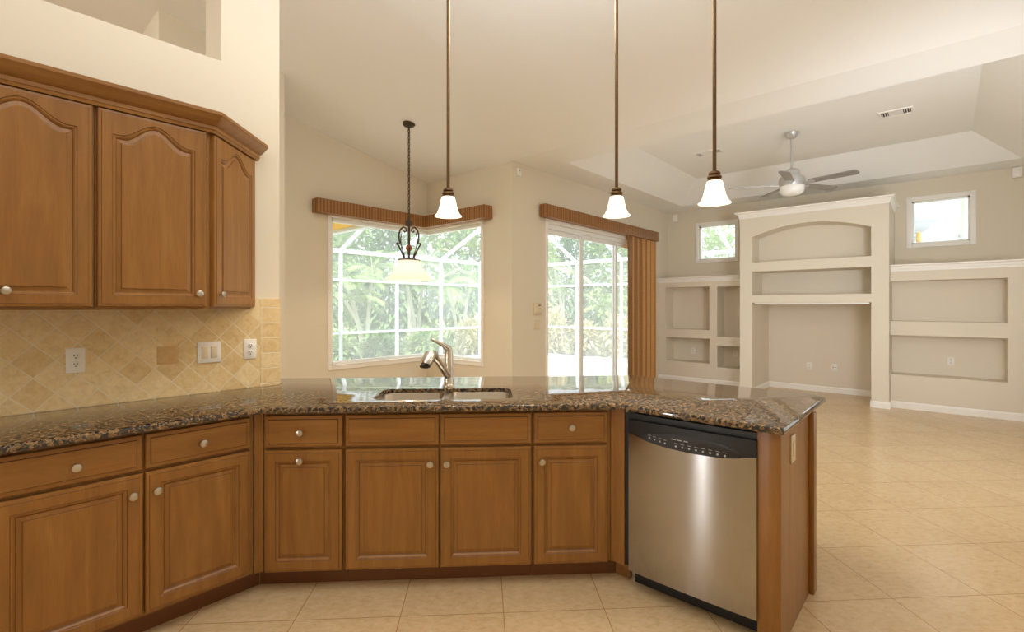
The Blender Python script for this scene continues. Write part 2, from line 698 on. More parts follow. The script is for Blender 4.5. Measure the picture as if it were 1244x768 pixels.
mb = MB()
wall_y('wall_left', 3.12, 3.396, -3.5, 1.31, 0, 4.9, [(.20, .983, 2.817, 4.45)],
       'beige kitchen wall behind the cabinets with a high open niche', 'wall')
wall_y('wall_nook_left', YN, YN + .15, 2.0, XN + .15, 0, 3.95, [(3.105, XN + .15, .64, 2.54)],
       'beige breakfast nook wall left of the window corner')
wall_x('wall_nook_right', XN, XN + .15, YS, YN, 0, 3.45, [(4.69, YN, .64, 2.54)],
       'beige breakfast nook wall between window corner and sliding door')
wall_y('wall_sliding_door', YS, YS + .15, XN + .15, XB + .15, 0, 3.45, [(5.39, 8.45, 0, 2.565)],
       'beige family room wall around the glass sliding door')
wall_x('wall_back', XB, XB + .15, -1.35, YS, 0, 3.45, [(2.85, 3.537, 2.28, 2.945), (-.275, .378, 2.318, 2.96)],
       'far family room wall with two high windows')
wall_y('wall_right', -1.35, -1.2, -3.65, XB, 0, 4.9, [], 'unseen right wall of the open room')
wall_x('wall_rear', -3.65, -3.5, -1.2, 3.12, 0, 4.95, [], 'unseen wall behind the camera')
# the hall seen through the high opening over the cabinets
wall_y('wall_hall_back', 5.03, 5.18, 1.10, 2.0, 0, 4.4, [], 'hall wall seen through the high opening')
wall_x('wall_hall_side', 1.10, 1.25, 5.18, 7.5, 0, 4.4, [], 'hall side wall seen through the high opening')
wall_x('wall_hall_return', 2.0, 2.15, 5.0, 6.0, 0, 4.2, [], 'wall return beside the breakfast nook')
wall_y('wall_hall_end', 7.5, 7.6, -3.6, 1.25, 0, 4.95, [], 'end wall of the hall behind the kitchen')
wall_x('wall_hall_left', -3.65, -3.5, 3.396, 7.5, 0, 4.95, [], 'left wall of the hall behind the kitchen')

# ceiling: slope, flat border, tray
mb = MB()
zr = ceil_z(-3.7)
mb.add([(-3.7, -1.4, zr), (4.65, -1.4, ZC), (4.65, 6.02, ZC), (2.0, 6.02, ceil_z(2.0)), (2.0, 7.65, ceil_z(2.0)), (-3.7, 7.65, zr)],
       [(0, 1, 2, 3, 4, 5)])
TX0, TX1, TY0, TY1, TA, TZ = 5.2, 8.85, -.73, 3.66, .475, 3.60
mb.add([(4.65, -1.4, ZC), (9.55, -1.4, ZC), (9.55, 4.3, ZC), (4.65, 4.3, ZC),
        (TX0, TY0, ZC), (TX1, TY0, ZC), (TX1, TY1, ZC), (TX0, TY1, ZC),
        (TX0 + TA, TY0 + TA, TZ), (TX1 - TA, TY0 + TA, TZ), (TX1 - TA, TY1 - TA, TZ), (TX0 + TA, TY1 - TA, TZ)],
       [(0, 1, 5, 4), (1, 2, 6, 5), (2, 3, 7, 6), (3, 0, 4, 7),
        (4, 5, 9, 8), (5, 6, 10, 9), (6, 7, 11, 10), (7, 4, 8, 11), (8, 9, 10, 11)])
mb.add([(4.65, 4.3, ZC), (4.85, 4.3, ZC), (4.85, 6.02, ZC), (4.65, 6.02, ZC)], [(0, 1, 2, 3)])
struct(mb.build('ceiling', M['ceiling']), 'off white ceiling sloping up over the kitchen with a tray over the family room', 'ceiling')

# backsplash
b = MB().box(-1.2, 1.19, 3.106, 3.12, .914, 1.447).build('backsplash', M['splash'])
struct(b, 'tumbled travertine backsplash laid on the diagonal', 'backsplash')
MB().box(1.19, 1.31, 3.105, 3.12, .914, 1.447).build('tile_border', M['border'], b)
MB().box(.672, .768, 3.1035, 3.107, 1.092, 1.188, .0012).build('accent_tile', M['accent'], b)

# ------- windows
# corner window: casing, vinyl frame, glass
w = MB()
zb, zt = .64, 2.54
w.box(3.06, 3.107, YN - .018, YN, .585, 2.60, .002)
w.box(XN - .018, XN, 4.643, 4.692, .585, 2.60, .002)
for za, zc in ((.585, .64), (2.54, 2.60)):
    w.box(3.107, XN - .018, YN - .018, YN, za, zc, .002)
    w.box(XN - .018, XN, 4.692, YN, za, zc, .002)
win = w.build('window_1', M['trim'])
struct(win, 'large corner window of two panes meeting at the nook corner', 'window')
fr = MB()
gx, gy = XN + .08, YN + .08
fr.box(3.105, 3.15, YN + .04, YN + .12, zb, zt, .004)
fr.box(3.105, gx + .04, YN + .04, YN + .12, zb, zb + .045, .004)
fr.box(3.105, gx + .04, YN + .04, YN + .12, zt - .045, zt, .004)
fr.box(XN + .04, XN + .12, 4.69, 4.735, zb, zt, .004)
fr.box(XN + .04, XN + .12, 4.69, gy - .04, zb, zb + .045, .004)
fr.box(XN + .04, XN + .12, 4.69, gy - .04, zt - .045, zt, .004)
fr.build('window_frame', M['vinyl'], win)
sl = MB()
sl.box(3.105, XN + .04, YN - .03, YN + .04, zb - .001, zb + .012, .003)
sl.box(XN - .03, XN + .04, 4.69, YN - .03, zb - .001, zb + .012, .003)
sl.build('window_sill', M['trim'], win)
MB().box(3.14, gx, gy - .003, gy + .003, zb + .03, zt - .03).build('glass', M['glass'], win)
MB().box(gx - .003, gx + .003, 4.72, gy, zb + .03, zt - .03).build('glass', M['glass'], win)


def high_window(name, y0, y1, z0, z1, label):
    c = .062
    w = MB()
    w.box(XB - .018, XB, y0, y0 + c, z0, z1, .003).box(XB - .018, XB, y1 - c, y1, z0, z1, .003)
    w.box(XB - .018, XB, y0 + c, y1 - c, z0, z0 + c, .003).box(XB - .018, XB, y0 + c, y1 - c, z1 - c, z1, .003)
    win = struct(w.build(name, M['trim']), label, 'window')
    i = c - .012
    f = MB()
    a, b_, p, q = y0 + i, y1 - i, z0 + i, z1 - i
    f.box(XB + .05, XB + .12, a, a + .035, p, q, .003).box(XB + .05, XB + .12, b_ - .035, b_, p, q, .003)
    f.box(XB + .05, XB + .12, a, b_, p, p + .035, .003).box(XB + .05, XB + .12, a, b_, q - .035, q, .003)
    f.build('window_frame', M['vinyl'], win)
    MB().box(XB + .082, XB + .088, a + .02, b_ - .02, p + .02, q - .02).build('glass', M['glass'], win)


high_window('window_2', 2.80, 3.587, 2.23, 2.995, 'small high window left of the tall arched unit')
high_window('window_3', -.325, .43, 2.268, 3.02, 'small high window over the right shelf unit')

# sliding door
d = MB()
d.box(5.335, 5.39, YS - .018, YS, 0, 2.635, .003)
d.box(5.39, 8.45, YS - .018, YS, 2.56, 2.635, .003)
d.box(8.45, 8.5, YS - .018, YS, 0, 2.635, .003)
door = struct(d.build('door_1', M['trim']), 'white framed glass sliding door to the patio', 'door')
f = MB()
f.box(5.39, 8.45, YS + .02, YS + .13, 2.50, 2.565, .004).box(5.39, 8.45, YS + .02, YS + .13, 0, .03, .004)
f.box(5.39, 5.42, YS + .02, YS + .13, 0, 2.5, .004).box(8.42, 8.45, YS + .02, YS + .13, 0, 2.5, .004)
f.build('door_frame', M['vinyl'], door)
for k, (xa, xb_, yo) in enumerate(((5.42, 6.42, .08), (6.28, 7.42, .045), (7.34, 8.42, .08))):
    p = MB()
    y0, y1 = YS + yo, YS + yo + .03
    p.box(xa, xa + .07, y0, y1, .03, 2.5, .004).box(xb_ - .07, xb_, y0, y1, .03, 2.5, .004)
    p.box(xa + .07, xb_ - .07, y0, y1, .03, .12, .004).box(xa + .07, xb_ - .07, y0, y1, 2.43, 2.5, .004)
    s_ = p.build('sash', M['vinyl'], door)
    MB().box(xa + .06, xb_ - .06, y0 + .012, y0 + .018, .1, 2.45).build('glass', M['glass'], s_)

# ---------------------------------------------------------------- cabinets
R2 = math.sqrt(2)
FRAME_Y = 2.505                                  # face frame of the left run
C0 = Vector((.9556, 2.505))                      # corner left / centre run
C1 = Vector((2.20, 1.2606))                      # corner centre / dishwasher run
KNOB = [(0.0055, 0), (0.0055, .012), (.008, .016), (.0155, .019), (.0170, .023), (.0150, .027), (.009, .0295), (.0005, .0305)]


def knob(x, z, parent, y=-.020):
    mb = MB()
    mb.lathe(KNOB, seg=20, mat=Matrix.Translation((x, y, z)) @ Matrix.Rotation(PI / 2, 4, 'X'))
    return mb.build('knob', M['nickel'], parent)


def door_ring(x0, x1, z0, z1, i, y, arch, inner, N=28):
    xa, xb_, za, zb_ = x0 + i, x1 - i, z0 + i, z1 - i
    pts = [(xa, y, za), (xb_, y, za)]
    for k in range(N + 1):
        u = 1 - 2 * k / N
        x = (xa + xb_) / 2 + u * (xb_ - xa) / 2
        z = zb_
        if arch and inner:
            s_ = .5 * (1 + math.cos(PI * min(1, abs(u) / .84)))
            z = zb_ + .018 - .074 * (1 - s_)
        pts.append((x, y, z))
    return pts


def cab_door(x0, x1, z0, z1, parent, knob_at=None, arch=False, W=.056, mat='wood'):
    spec = [(0, .008, 0), (0, -.012, 0), (.003, -.016, 0), (.013, -.0175, 0), (.0145, -.020, 1), (W - .004, -.020, 0), (W - .0015, -.0175, 1),
            (W + .004, -.0165, 0), (W + .010, -.0110, 0), (W + .0125, -.0090, 1), (W + .015, -.0090, 0), (W + .028, -.0125, 0), (W + .0295, -.0160, 1), (W + .034, -.0168, 0)]
    mb = MB()
    rings = [door_ring(x0, x1, z0, z1, i, y, arch, i > W - .01) for i, y, g in spec]
    mb.loft(rings, [g for _, _, g in spec[1:]] + [0])
    o = mb.build('door', [M[mat], M['glaze']], parent)
    if knob_at:
        knob(knob_at[0], knob_at[1], o)
    return o


def drawer(x0, x1, z0, z1, parent, knob_at=None, name='drawer_front'):
    spec = [(0, .008, 0), (0, -.011, 0), (.003, -.0145, 0), (.017, -.0150, 0), (.0195, -.0195, 1), (.022, -.020, 0)]
    mb = MB()
    mb.loft([door_ring(x0, x1, z0, z1, i, y, False, False, 2) for i, y, g in spec], [g for _, _, g in spec[1:]] + [0])
    o = mb.build(name, [M['wood_h'], M['glaze']], parent)
    if knob_at:
        knob(knob_at[0], knob_at[1], o)
    return o


CT_B = .882        # underside of the granite
Z_D0, Z_D1, Z_R0, Z_R1 = .104, .697, .713, .866


def base_cab(label, loc, rz, x0, x1, depth=.57, tx0=None, tx1=None, hollow=False):
    t = thing('base_cabinet', label, 'cabinet', (loc[0], loc[1], 0), rz)
    mb = MB()
    if hollow:
        zt = CT_B - .001
        mb.box(x0, x1, .008, .02, .10, zt).box(x0, x1, depth - .012, depth, .10, zt).box(x0, x1, .02, depth - .012, .10, .118)
        mb.box(x0, x0 + .018, .02, depth - .012, .118, zt).box(x1 - .018, x1, .02, depth - .012, .118, zt)
    else:
        mb.box(x0, x1, .008, depth, .10, CT_B - .001)
    mb.build('carcass', M['wood'], t)
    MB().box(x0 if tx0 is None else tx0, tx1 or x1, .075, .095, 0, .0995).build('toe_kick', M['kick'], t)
    return t


# left run (local x = world X)
t = base_cab('wide maple base cabinet under the left counter with two doors and two drawers', (0, FRAME_Y), 0, .045, .93, tx1=.9860)
cab_door(.052, .491, .118, .706, t, (.455, .626))
cab_door(.499, .910, .118, .706, t, (.537, .626))
drawer(.052, .488, .721, .866, t, (.281, .786))
drawer(.499, .910, .721, .866, t, (.706, .790))
t2 = base_cab('maple base cabinet at the far left, mostly out of the picture', (0, FRAME_Y), 0, -.48, .043)
cab_door(-.474, .036, .118, .706, t2, (-.43, .626))
drawer(-.474, .036, .721, .866, t2, (-.22, .786))

# centre run at 45 degrees
RC = -PI / 4
t = base_cab('narrow maple base cabinet left of the sink with a drawer over a pull-out door', C0, RC, .018, .408, tx0=-.030)
cab_door(.032, .401, Z_D0, Z_D1, t, (.206, .650))
drawer(.032, .401, Z_R0, Z_R1, t, (.208, .787))
t = base_cab('maple sink base cabinet with two doors below two false drawer fronts', C0, RC, .410, 1.340, hollow=True)
cab_door(.417, .873, Z_D0, Z_D1, t, (.833, .623))
cab_door(.881, 1.334, Z_D0, Z_D1, t, (.914, .622))
drawer(.417, .873, Z_R0, Z_R1, t, name='false_front')
drawer(.881, 1.334, Z_R0, Z_R1, t, name='false_front')
t = base_cab('maple base cabinet right of the sink beside the dishwasher', C0, RC, 1.342, 1.742, tx1=1.790)
cab_door(1.348, 1.722, Z_D0, Z_D1, t, (1.386, .625))
drawer(1.348, 1.722, Z_R0, Z_R1, t, (1.536, .794))

# corner fillers
mb = MB()
mb.prism([(.9325, 2.505), (.9556, 2.505), (.9556 + .016 / R2, 2.505 - .016 / R2), (.9556 + .016 / R2 + .014, 2.505 - .016 / R2 + .014), (.962, 2.53), (.9325, 2.53)], .10, CT_B - .001)
o = mb.build('corner_filler', M['wood'])
tag(o, 'slim maple filler strip in the corner left of the narrow drawer cabinet', 'filler')
mb = MB()
mb.prism([(2.20 - .016 / R2, 1.2606 + .016 / R2), (2.20, 1.2606), (2.20, 1.203), (2.222, 1.203), (2.222, 1.262), (2.20 - .016 / R2 + .014, 1.2606 + .016 / R2 + .014)], .10, CT_B - .001)
mb.prism([(2.2755, 1.291), (2.2755, 1.2105), (2.295, 1.2105), (2.295, 1.30)], 0, .0995)
mb.prism([(2.215, 1.25), (2.215, 1.21), (2.295, 1.21), (2.295, 1.25)], .0995, .11)
o = mb.build('corner_filler', M['wood'])
tag(o, 'maple filler strip between the right sink-side cabinet and the dishwasher', 'filler')

# end panel of the peninsula
t = thing('end_panel', 'tall maple end panel closing the peninsula right of the dishwasher', 'panel', (2.19, .495, 0))
MB().box(0, .022, 0, .088, 0, CT_B - .001, .001).build('stile', M['wood'], t)
MB().box(.022, .60, 0, .02, .004, CT_B - .001).build('panel', M['wood'], t)
MB().box(.54, .60, -.022, 0, 0, CT_B - .001, .002).build('trim_strip', M['wood'], t)

# dishwasher (local x runs along world -Y, local -y is the front)
t = thing('dishwasher', 'stainless steel dishwasher with black control panel in the peninsula', 'dishwasher', (2.2, 1.200, 0), -PI / 2)
MB().box(.002, .614, .004, .56, .105, .869).build('tub', M['black'], t)
MB().box(.03, .60, .05, .07, .01, .104).build('kick_plate', M['black'], t)
NX = 36
XA, XZ = .031, .617


def dw_top(x):
    u = (x - XA) / (XZ - XA)
    return .777 - .036 * math.sin(PI * min(1, max(0, u))) ** 1.0 - .004 * u


def dw_y(x):
    u = (x - XA) / (XZ - XA) * 2 - 1
    return -.020 - .007 * (1 - u * u)


def curtain_strip(zlo, zhi, thick, extra=0):
    mb = MB()
    rings = []
    for k in range(NX + 1):
        x = XA + (XZ - XA) * k / NX
        yf = dw_y(x) - extra
        rings.append([(x, yf, zlo(x)), (x, yf, zhi(x)), (x, yf + thick, zhi(x)), (x, yf + thick, zlo(x))])
    return mb.loft(rings, 0, True)


curtain_strip(lambda x: .096, lambda x: dw_top(x) - .002, .02).build('door_panel', M['steel'], t, 30)
cp = curtain_strip(dw_top, lambda x: .842, .02).build('control_panel', M['black'], t, 30)
lens = MB()
ring_o = []
for k in range(40):
    a = 2 * PI * k / 40
    u = .30 + .235 * math.cos(a)
    zc_ = .785 - .02 * abs(math.cos(a)) ** 2
    ring_o.append((XA + u + .0, .768 + .030 * math.sin(a) + (.012 if math.sin(a) > 0 else .0) * math.sin(a)))
rings = []
for sc_, dy in ((1.0, -.0005), (1.0, -.0025), (.97, -.004)):
    cxm = XA + .30
    rings.append([(cxm + (x - cxm) * sc_, dw_y(x) + dy, .768 + (z - .768) * sc_) for x, z in ring_o])
lens.loft(rings, 0, True)
for k in range(4):
    x = XA + .115 + k * .026
    MB().lathe([(.0044, 0), (.0044, .001), (.0001, .0012)], seg=12, mat=Matrix.Translation((x, dw_y(x) - .0038, .773 - k * .004)) @ Matrix.Rotation(PI / 2, 4, 'X')).build('button', M['mark'], cp)
    lens.box(x - .007, x + .007, dw_y(x) - .0045, dw_y(x) - .003, .784 - k * .003, .7855 - k * .003, mi=1)
for k in range(8):
    x = XA + .245 + k * .031
    MB().lathe([(.0046, 0), (.0046, .001), (.0001, .0012)], seg=12, mat=Matrix.Translation((x, dw_y(x) - .0038, .757)) @ Matrix.Rotation(PI / 2, 4, 'X')).build('button', M['mark'], cp)
    lens.box(x - .008, x + .008, dw_y(x) - .0045, dw_y(x) - .003, .769, .7705, mi=1)
for k in range(3):
    x = XA + .235 + k * .028
    lens.box(x - .010, x + .010, dw_y(x) - .0045, dw_y(x) - .003, .785, .789, mi=1)
lens.build('button_panel', [M['blackgloss'], M['mark']], cp, 30)

# wall cabinets
t = thing('wall_cabinet', 'maple wall cabinet at the left edge of the picture with an arched door', 'cabinet', (0, 2.79, 0))
MB().box(-.08, .377, .008, .33, 1.385, 2.30).build('carcass', M['wood'], t)
cab_door(-.072, .369, 1.398, 2.276, t, (.108, 1.462) and (.106, 1.462), True, .054)
t = thing('wall_cabinet', 'maple wall cabinet with an arched door beside the angled end cabinet', 'cabinet', (0, 2.79, 0))
MB().box(.379, .826, .008, .33, 1.385, 2.30).build('carcass', M['wood'], t)
cab_door(.385, .806, 1.398, 2.276, t, (.771, 1.463), True, .054)
EX = Vector((.829, 2.79))
t = thing('wall_cabinet', 'narrow angled maple wall cabinet closing the row by the tile border', 'cabinet', (EX.x, EX.y, 0), PI / 4)
LW = .462
mb = MB()
mb.prism([(.006, .008), (LW - .008, .008), (LW / 2 + .003, LW / 2 - .006), (.01, .012)], 1.385, 2.30)
mb.build('carcass', M['wood'], t)
cab_door(.008, LW - .012, 1.398, 2.276, t, (.045, 1.462), True, .054)
mb = MB()
cprof = [(0, 2.279), (.022, 2.279), (.026, 2.292), (.030, 2.294), (.030, 2.312), (.038, 2.316), (.046, 2.322), (.060, 2.336),
         (.072, 2.350), (.078, 2.356), (.080, 2.358), (.080, 2.372), (.076, 2.376), (0, 2.376)]
sweep(mb, [(-.10, 2.79), (EX.x, EX.y), (EX.x + .335, EX.y + .328)], cprof, 0, False)
o = mb.build('crown_molding', M['wood_h'])
tag(o, 'maple crown molding running along the tops of the wall cabinets', 'molding')

# ---------------------------------------------------------------- granite counter with sink cut-out
def cs(s, n):
    """centre-run coordinates: s along the face from the left corner, n depth from the face frame"""
    return (C0.x + (s + n) / R2, C0.y + (-s + n) / R2)


outline = round_poly([(-.48, 2.45), (.937, 2.45), (2.165, 1.222), (2.165, .478), (3.07, .478), (3.14, .545), (3.14, 1.64), (1.312, 3.468), (1.312, 3.104), (-.48, 3.104)],
                     [0, .05, .05, .012, .008, .008, .02, 0, 0, 0], 5)
hole = round_poly([cs(.514, .109), cs(1.253, .109), cs(1.253, .448), cs(.514, .448)], .06, 6)
bm = bmesh.new()
spec = [(.014, CT_B), (.004, CT_B + .003), (.0, CT_B + .010), (.0, .903), (.004, .9105), (.011, .914)]
rings = []
for i, z in spec:
    pl = offset_poly(outline, i)
    rings.append([bm.verts.new((x, y, z)) for x, y in pl])
n = len(outline)
for r0, r1 in zip(rings, rings[1:]):
    for i in range(n):
        bm.faces.new((r0[i], r0[(i + 1) % n], r1[(i + 1) % n], r1[i])).smooth = True
ht = [bm.verts.new((x, y, .914)) for x, y in hole]
hole2 = offset_poly(hole, -.035)
hm = [bm.verts.new((x, y, .893)) for x, y in hole]
hn = [bm.verts.new((x, y, .893)) for x, y in hole2]
hb = [bm.verts.new((x, y, CT_B)) for x, y in hole2]
m_ = len(hole)
for i in range(m_):
    for la, lb_ in ((ht, hm), (hm, hn), (hn, hb)):
        bm.faces.new((lb_[i], lb_[(i + 1) % m_], la[(i + 1) % m_], la[i])).smooth = True
for ring, hr in ((rings[-1], ht), (rings[0], hb)):
    ed = []
    for lst in (ring, hr):
        for i in range(len(lst)):
            a, b = lst[i], lst[(i + 1) % len(lst)]
            e = bm.edges.get((a, b)) or bm.edges.new((a, b))
            ed.append(e)
    bmesh.ops.triangle_fill(bm, edges=ed, use_beauty=True)
bmesh.ops.recalc_face_normals(bm, faces=bm.faces)
me = bpy.data.meshes.new('countertop')
bm.to_mesh(me)
bm.free()
me.materials.append(M['granite'])
me.set_sharp_from_angle(angle=math.radians(35))
ct = bpy.data.objects.new('countertop', me)
COL.objects.link(ct)
tag(ct, 'polished brown speckled granite countertop bending around the kitchen', 'countertop')

# sink
t = thing('kitchen_sink', 'undermount double bowl stainless sink set in the granite', 'sink', (C0.x, C0.y, 0), RC)


def bowl(x0, x1, y0, y1):
    mb = MB()
    rg = []
    for ins, z in ((-.018, .8922), (0, .8922), (.004, .886), (.010, .72), (.03, .695), (.09, .690)):
        pl = round_poly([(x0 + ins, y0 + ins), (x1 - ins, y0 + ins), (x1 - ins, y1 - ins), (x0 + ins, y1 - ins)], max(.012, .055 - ins * .3), 5)
        rg.append([(x, y, z) for x, y in pl])
    mb.loft(rg, 0, True, False, True)
    return mb


bw = bowl(.509, .868, .104, .453).build('bowl', M['sink'], t)
MB().lathe([(.045, .691), (.045, .694), (.03, .694), (.02, .690)], (.69, .28, 0)).build('drain', M['chrome'], bw)
bw = bowl(.905, 1.258, .104, .453).build('bowl', M['sink'], t)
MB().lathe([(.045, .691), (.045, .694), (.03, .694), (.02, .690)], (1.08, .28, 0)).build('drain', M['chrome'], bw)
MB().box(.866, .907, .108, .449, .872, .8918, .004).build('divider', M['sink'], t)

# faucet
fx, fy = cs(.882, .545)
t = thing('faucet', 'brushed nickel pull-out faucet standing behind the sink', 'faucet', (fx, fy, .914), RC)
t.scale = (1.1, 1.1, 1.04)
MB().lathe([(.034, 0), (.034, .006), (.029, .012), (.026, .03), (.025, .10), (.024, .19), (.020, .205), (.001, .208)], seg=28).build('body', M['chrome'], t)
sp = MB()
sp.tube([(0, -.005, .055), (-.030, -.055, .115), (-.055, -.10, .165), (-.066, -.125, .185)], [.021, .019, .017, .017], 16)
so = sp.build('spout', M['chrome'], t)
hd = MB()
hd.tube([(-.058, -.11, .165), (-.070, -.135, .200), (-.084, -.165, .196), (-.100, -.195, .162), (-.104, -.203, .150)], [.018, .026, .032, .030, .026], 18)
hd.build('spray_head', M['chrome'], so)
MB().lathe([(.027, 0), (.027, .004), (.001, .004)], seg=18, mat=Matrix.Translation((-.1065, -.2078, .1435)) @ Vector((0, -.45, -.9)).to_track_quat('Z', 'Y').to_matrix().to_4x4()).build('aerator', M['black'], so)
lv = MB()
lv.tube([(0.004, .004, .195), (-.004, .0, .222), (-.035, -.030, .247), (-.075, -.060, .272), (-.088, -.07, .282)], [.021, .020, .012, .009, .006], 14)
lv.build('lever', M['chrome'], t)


# ---------------------------------------------------------------- outlets and switches
def plate(name, label, cat, loc, rz, w, h, kind, mat='white', group=None):
    """local x across, local -y towards the viewer, z up; loc = centre of the plate on the wall"""
    t = thing(name, label, cat, loc, rz, group)
    MB().box(-w / 2, w / 2, -.006, 0, -h / 2, h / 2, .002).build('cover_plate', M[mat], t)
    if kind == 'outlet':
        for dz in (.020, -.020):
            r = MB().lathe([(.0165, 0), (.0165, .002), (.015, .003), (.0001, .003)], seg=20, mat=Matrix.Translation((0, -.006, dz)) @ Matrix.Rotation(PI / 2, 4, 'X')).build('socket', M[mat], t)
            s_ = MB()
            s_.box(-.0075, -.0045, -.0098, -.0088, dz - .001, dz + .008).box(.0045, .0075, -.0098, -.0088, dz - .001, dz + .008)
            s_.lathe([(.003, 0), (.003, .001)], seg=10, mat=Matrix.Translation((0, -.0088, dz - .008)) @ Matrix.Rotation(PI / 2, 4, 'X'))
            s_.build('slot', M['slot'], r)
    elif kind == 'switch2':
        for dx in (-.023, .023):
            MB().box(dx - .016, dx + .016, -.0095, -.005, -.033, .033, .0015).build('rocker', M['almond'], t)
    elif kind == 'switch1':
        for dx in (-.024, .024):
            MB().box(dx - .015, dx + .015, -.0095, -.005, -.033, .033, .0015).build('rocker', M[mat], t)
    elif kind == 'blank':
        MB().box(-.016, .016, -.009, -.005, -.033, .033, .0015).build('insert', M[mat], t)
    elif kind == 'jack':
        for dx in (-.014, .014):
            MB().lathe([(.006, 0), (.006, .006), (.003, .006)], seg=12, mat=Matrix.Translation((dx, -.006, .004)) @ Matrix.Rotation(PI / 2, 4, 'X')).build('jack', M['slot'], t)
    return t


plate('wall_outlet', 'white duplex outlet on the backsplash under the left wall cabinet', 'outlet', (.350, 3.106, 1.142), 0, .070, .118, 'outlet')
plate('light_switch', 'white double rocker switch on the backsplash', 'switch', (.916, 3.106, 1.142), 0, .118, .118, 'switch2')
plate('wall_outlet', 'white duplex outlet on the backsplash beside the tile border', 'outlet', (1.132, 3.106, 1.146), 0, .070, .118, 'outlet')
plate('wall_outlet', 'almond cover plate high on the end panel of the peninsula', 'outlet', (2.385, .495, .785), 0, .072, .118, 'blank', 'almond')
plate('light_switch', 'white double switch on the wall left of the sliding door', 'switch', (5.16, YS, 1.153), 0, .125, .125, 'switch1', 'almond')
t = thing('thermostat', 'beige wall control box above the switch left of the sliding door', 'thermostat', (5.155, YS, 1.368))
MB().box(-.075, .075, -.03, 0, -.075, .075, .008).build('case', M['almond'], t)
MB().box(.0, .05, -.033, -.029, .040, .052, .001).build('display', M['slot'], t)
MB().box(-.06, .06, -.034, -.029, -.055, -.03, .003).build('flap', M['almond'], t)
t = thing('door_sensor', 'white contact sensor high on the wall corner beside the nook', 'sensor', (4.78, YS, 3.142))
MB().box(-.04, .04, -.022, 0, -.05, .05, .006).build('case', M['white'], t)
MB().lathe([(.008, 0), (.007, .004), (.0001, .005)], seg=12, mat=Matrix.Translation((0, -.022, .02)) @ Matrix.Rotation(PI / 2, 4, 'X')).build('led', M['slot'], t)
RB = -PI / 2
for y, z, lb in ((3.976, 3.142, 'white speaker box in the upper corner beside the small left window'), (-.72, 3.188, 'white speaker box high on the far wall at the right edge')):
    t = thing('wall_speaker', lb, 'speaker', (XB, y, z), RB)
    MB().box(-.047, .047, -.05, 0, -.07, .07, .006).build('case', M['white'], t)
    MB().box(-.038, .038, -.054, -.049, -.06, .06, .003).build('grille', M['trim'], t)

# ---------------------------------------------------------------- built-in shelf units of the family room


def niche_unit(name, label, xf, xback, y0, y1, ztop, niches, side_l=True):
    """a plastered unit facing -X: front plane x = xf; niches = (ya, yb, za, zb, depth back x, arch)"""
    t = thing(name, label, 'shelf unit', (xf, (y0 + y1) / 2, 0))
    ox, oy = xf, (y0 + y1) / 2
    bm = bmesh.new()

    def V(x, y, z):
        return bm.verts.new((x - ox, y - oy, z))
    ys = sorted(set([y0, y1] + [q for nn in niches for q in nn[:2]]))
    loops = []
    outer = [V(xf, y0, 0), V(xf, y1, 0), V(xf, y1, ztop), V(xf, y0, ztop)]
    # floor-standing openings notch the outline, so the front face is filled from edges
    floor_n = [nn for nn in niches if nn[2] <= 0]
    front = []
    if floor_n:
        ya, yb, za, zb_, xb_, ar = floor_n[0]
        pts = [(y0, 0), (ya, 0), (ya, zb_), (yb, zb_), (yb, 0), (y1, 0), (y1, ztop), (y0, ztop)]
        for v in outer:
            bm.verts.remove(v)
        outer = [V(xf, y, z) for y, z in pts]
    front.append(outer)

    def niche_pts(nn):
        ya, yb, za, zb_, xb_, ar = nn
        pts = [(ya, za), (yb, za)]
        if ar:
            N = 24
            for k in range(N + 1):
                u = 1 - 2 * k / N
                h = ar
                wdt = (yb - ya) / 2
                rad = (wdt * wdt + h * h) / (2 * h)
                pts.append(((ya + yb) / 2 + u * wdt, zb_ + math.sqrt(max(0, rad * rad - (u * wdt) ** 2)) - (rad - h)))
        else:
            pts += [(yb, zb_), (ya, zb_)]
        return pts
    for nn in niches:
        if nn[2] <= 0:
            ya, yb, za, zb_, xb_, ar = nn
            for (p, q) in (((ya, 0), (ya, zb_)), ((ya, zb_), (yb, zb_)), ((yb, zb_), (yb, 0))):
                bm.faces.new([V(xf, *p), V(xf, *q), V(xb_, *q), V(xb_, *p)])
            bm.faces.new([V(xb_, ya, 0), V(xb_, yb, 0), V(xb_, yb, zb_), V(xb_, ya, zb_)])
            continue
        pts = niche_pts(nn)
        lp = [V(xf, y, z) for y, z in pts]
        bk = [V(nn[4], y, z) for y, z in pts]
        for i in range(len(lp)):
            j = (i + 1) % len(lp)
            bm.faces.new((lp[i], lp[j], bk[j], bk[i]))
        bm.faces.new(bk)
        front.append(lp)
    ed = []
    for lst in front:
        for i in range(len(lst)):
            a, b = lst[i], lst[(i + 1) % len(lst)]
            ed.append(bm.edges.get((a, b)) or bm.edges.new((a, b)))
    bmesh.ops.triangle_fill(bm, edges=ed, use_beauty=True)
    for a, b in ((y0, y0), (y1, y1)):
        bm.faces.new([V(xf, a, 0), V(xback, a, 0), V(xback, a, ztop), V(xf, a, ztop)])
    bm.faces.new([V(xf, y0, ztop), V(xf, y1, ztop), V(xback, y1, ztop), V(xback, y0, ztop)])
    bmesh.ops.remove_doubles(bm, verts=bm.verts, dist=1e-5)
    bmesh.ops.recalc_face_normals(bm, faces=bm.faces)
    me = bpy.data.meshes.new('body')
    bm.to_mesh(me)
    bm.free()
    me.materials.append(M['unit'])
    o = bpy.data.objects.new('body', me)
    COL.objects.link(o)
    o.parent = t
    return t, ox, oy


BASE = [(0, 0), (.016, 0), (.016, .072), (.010, .088), (.004, .094), (0, .094)]


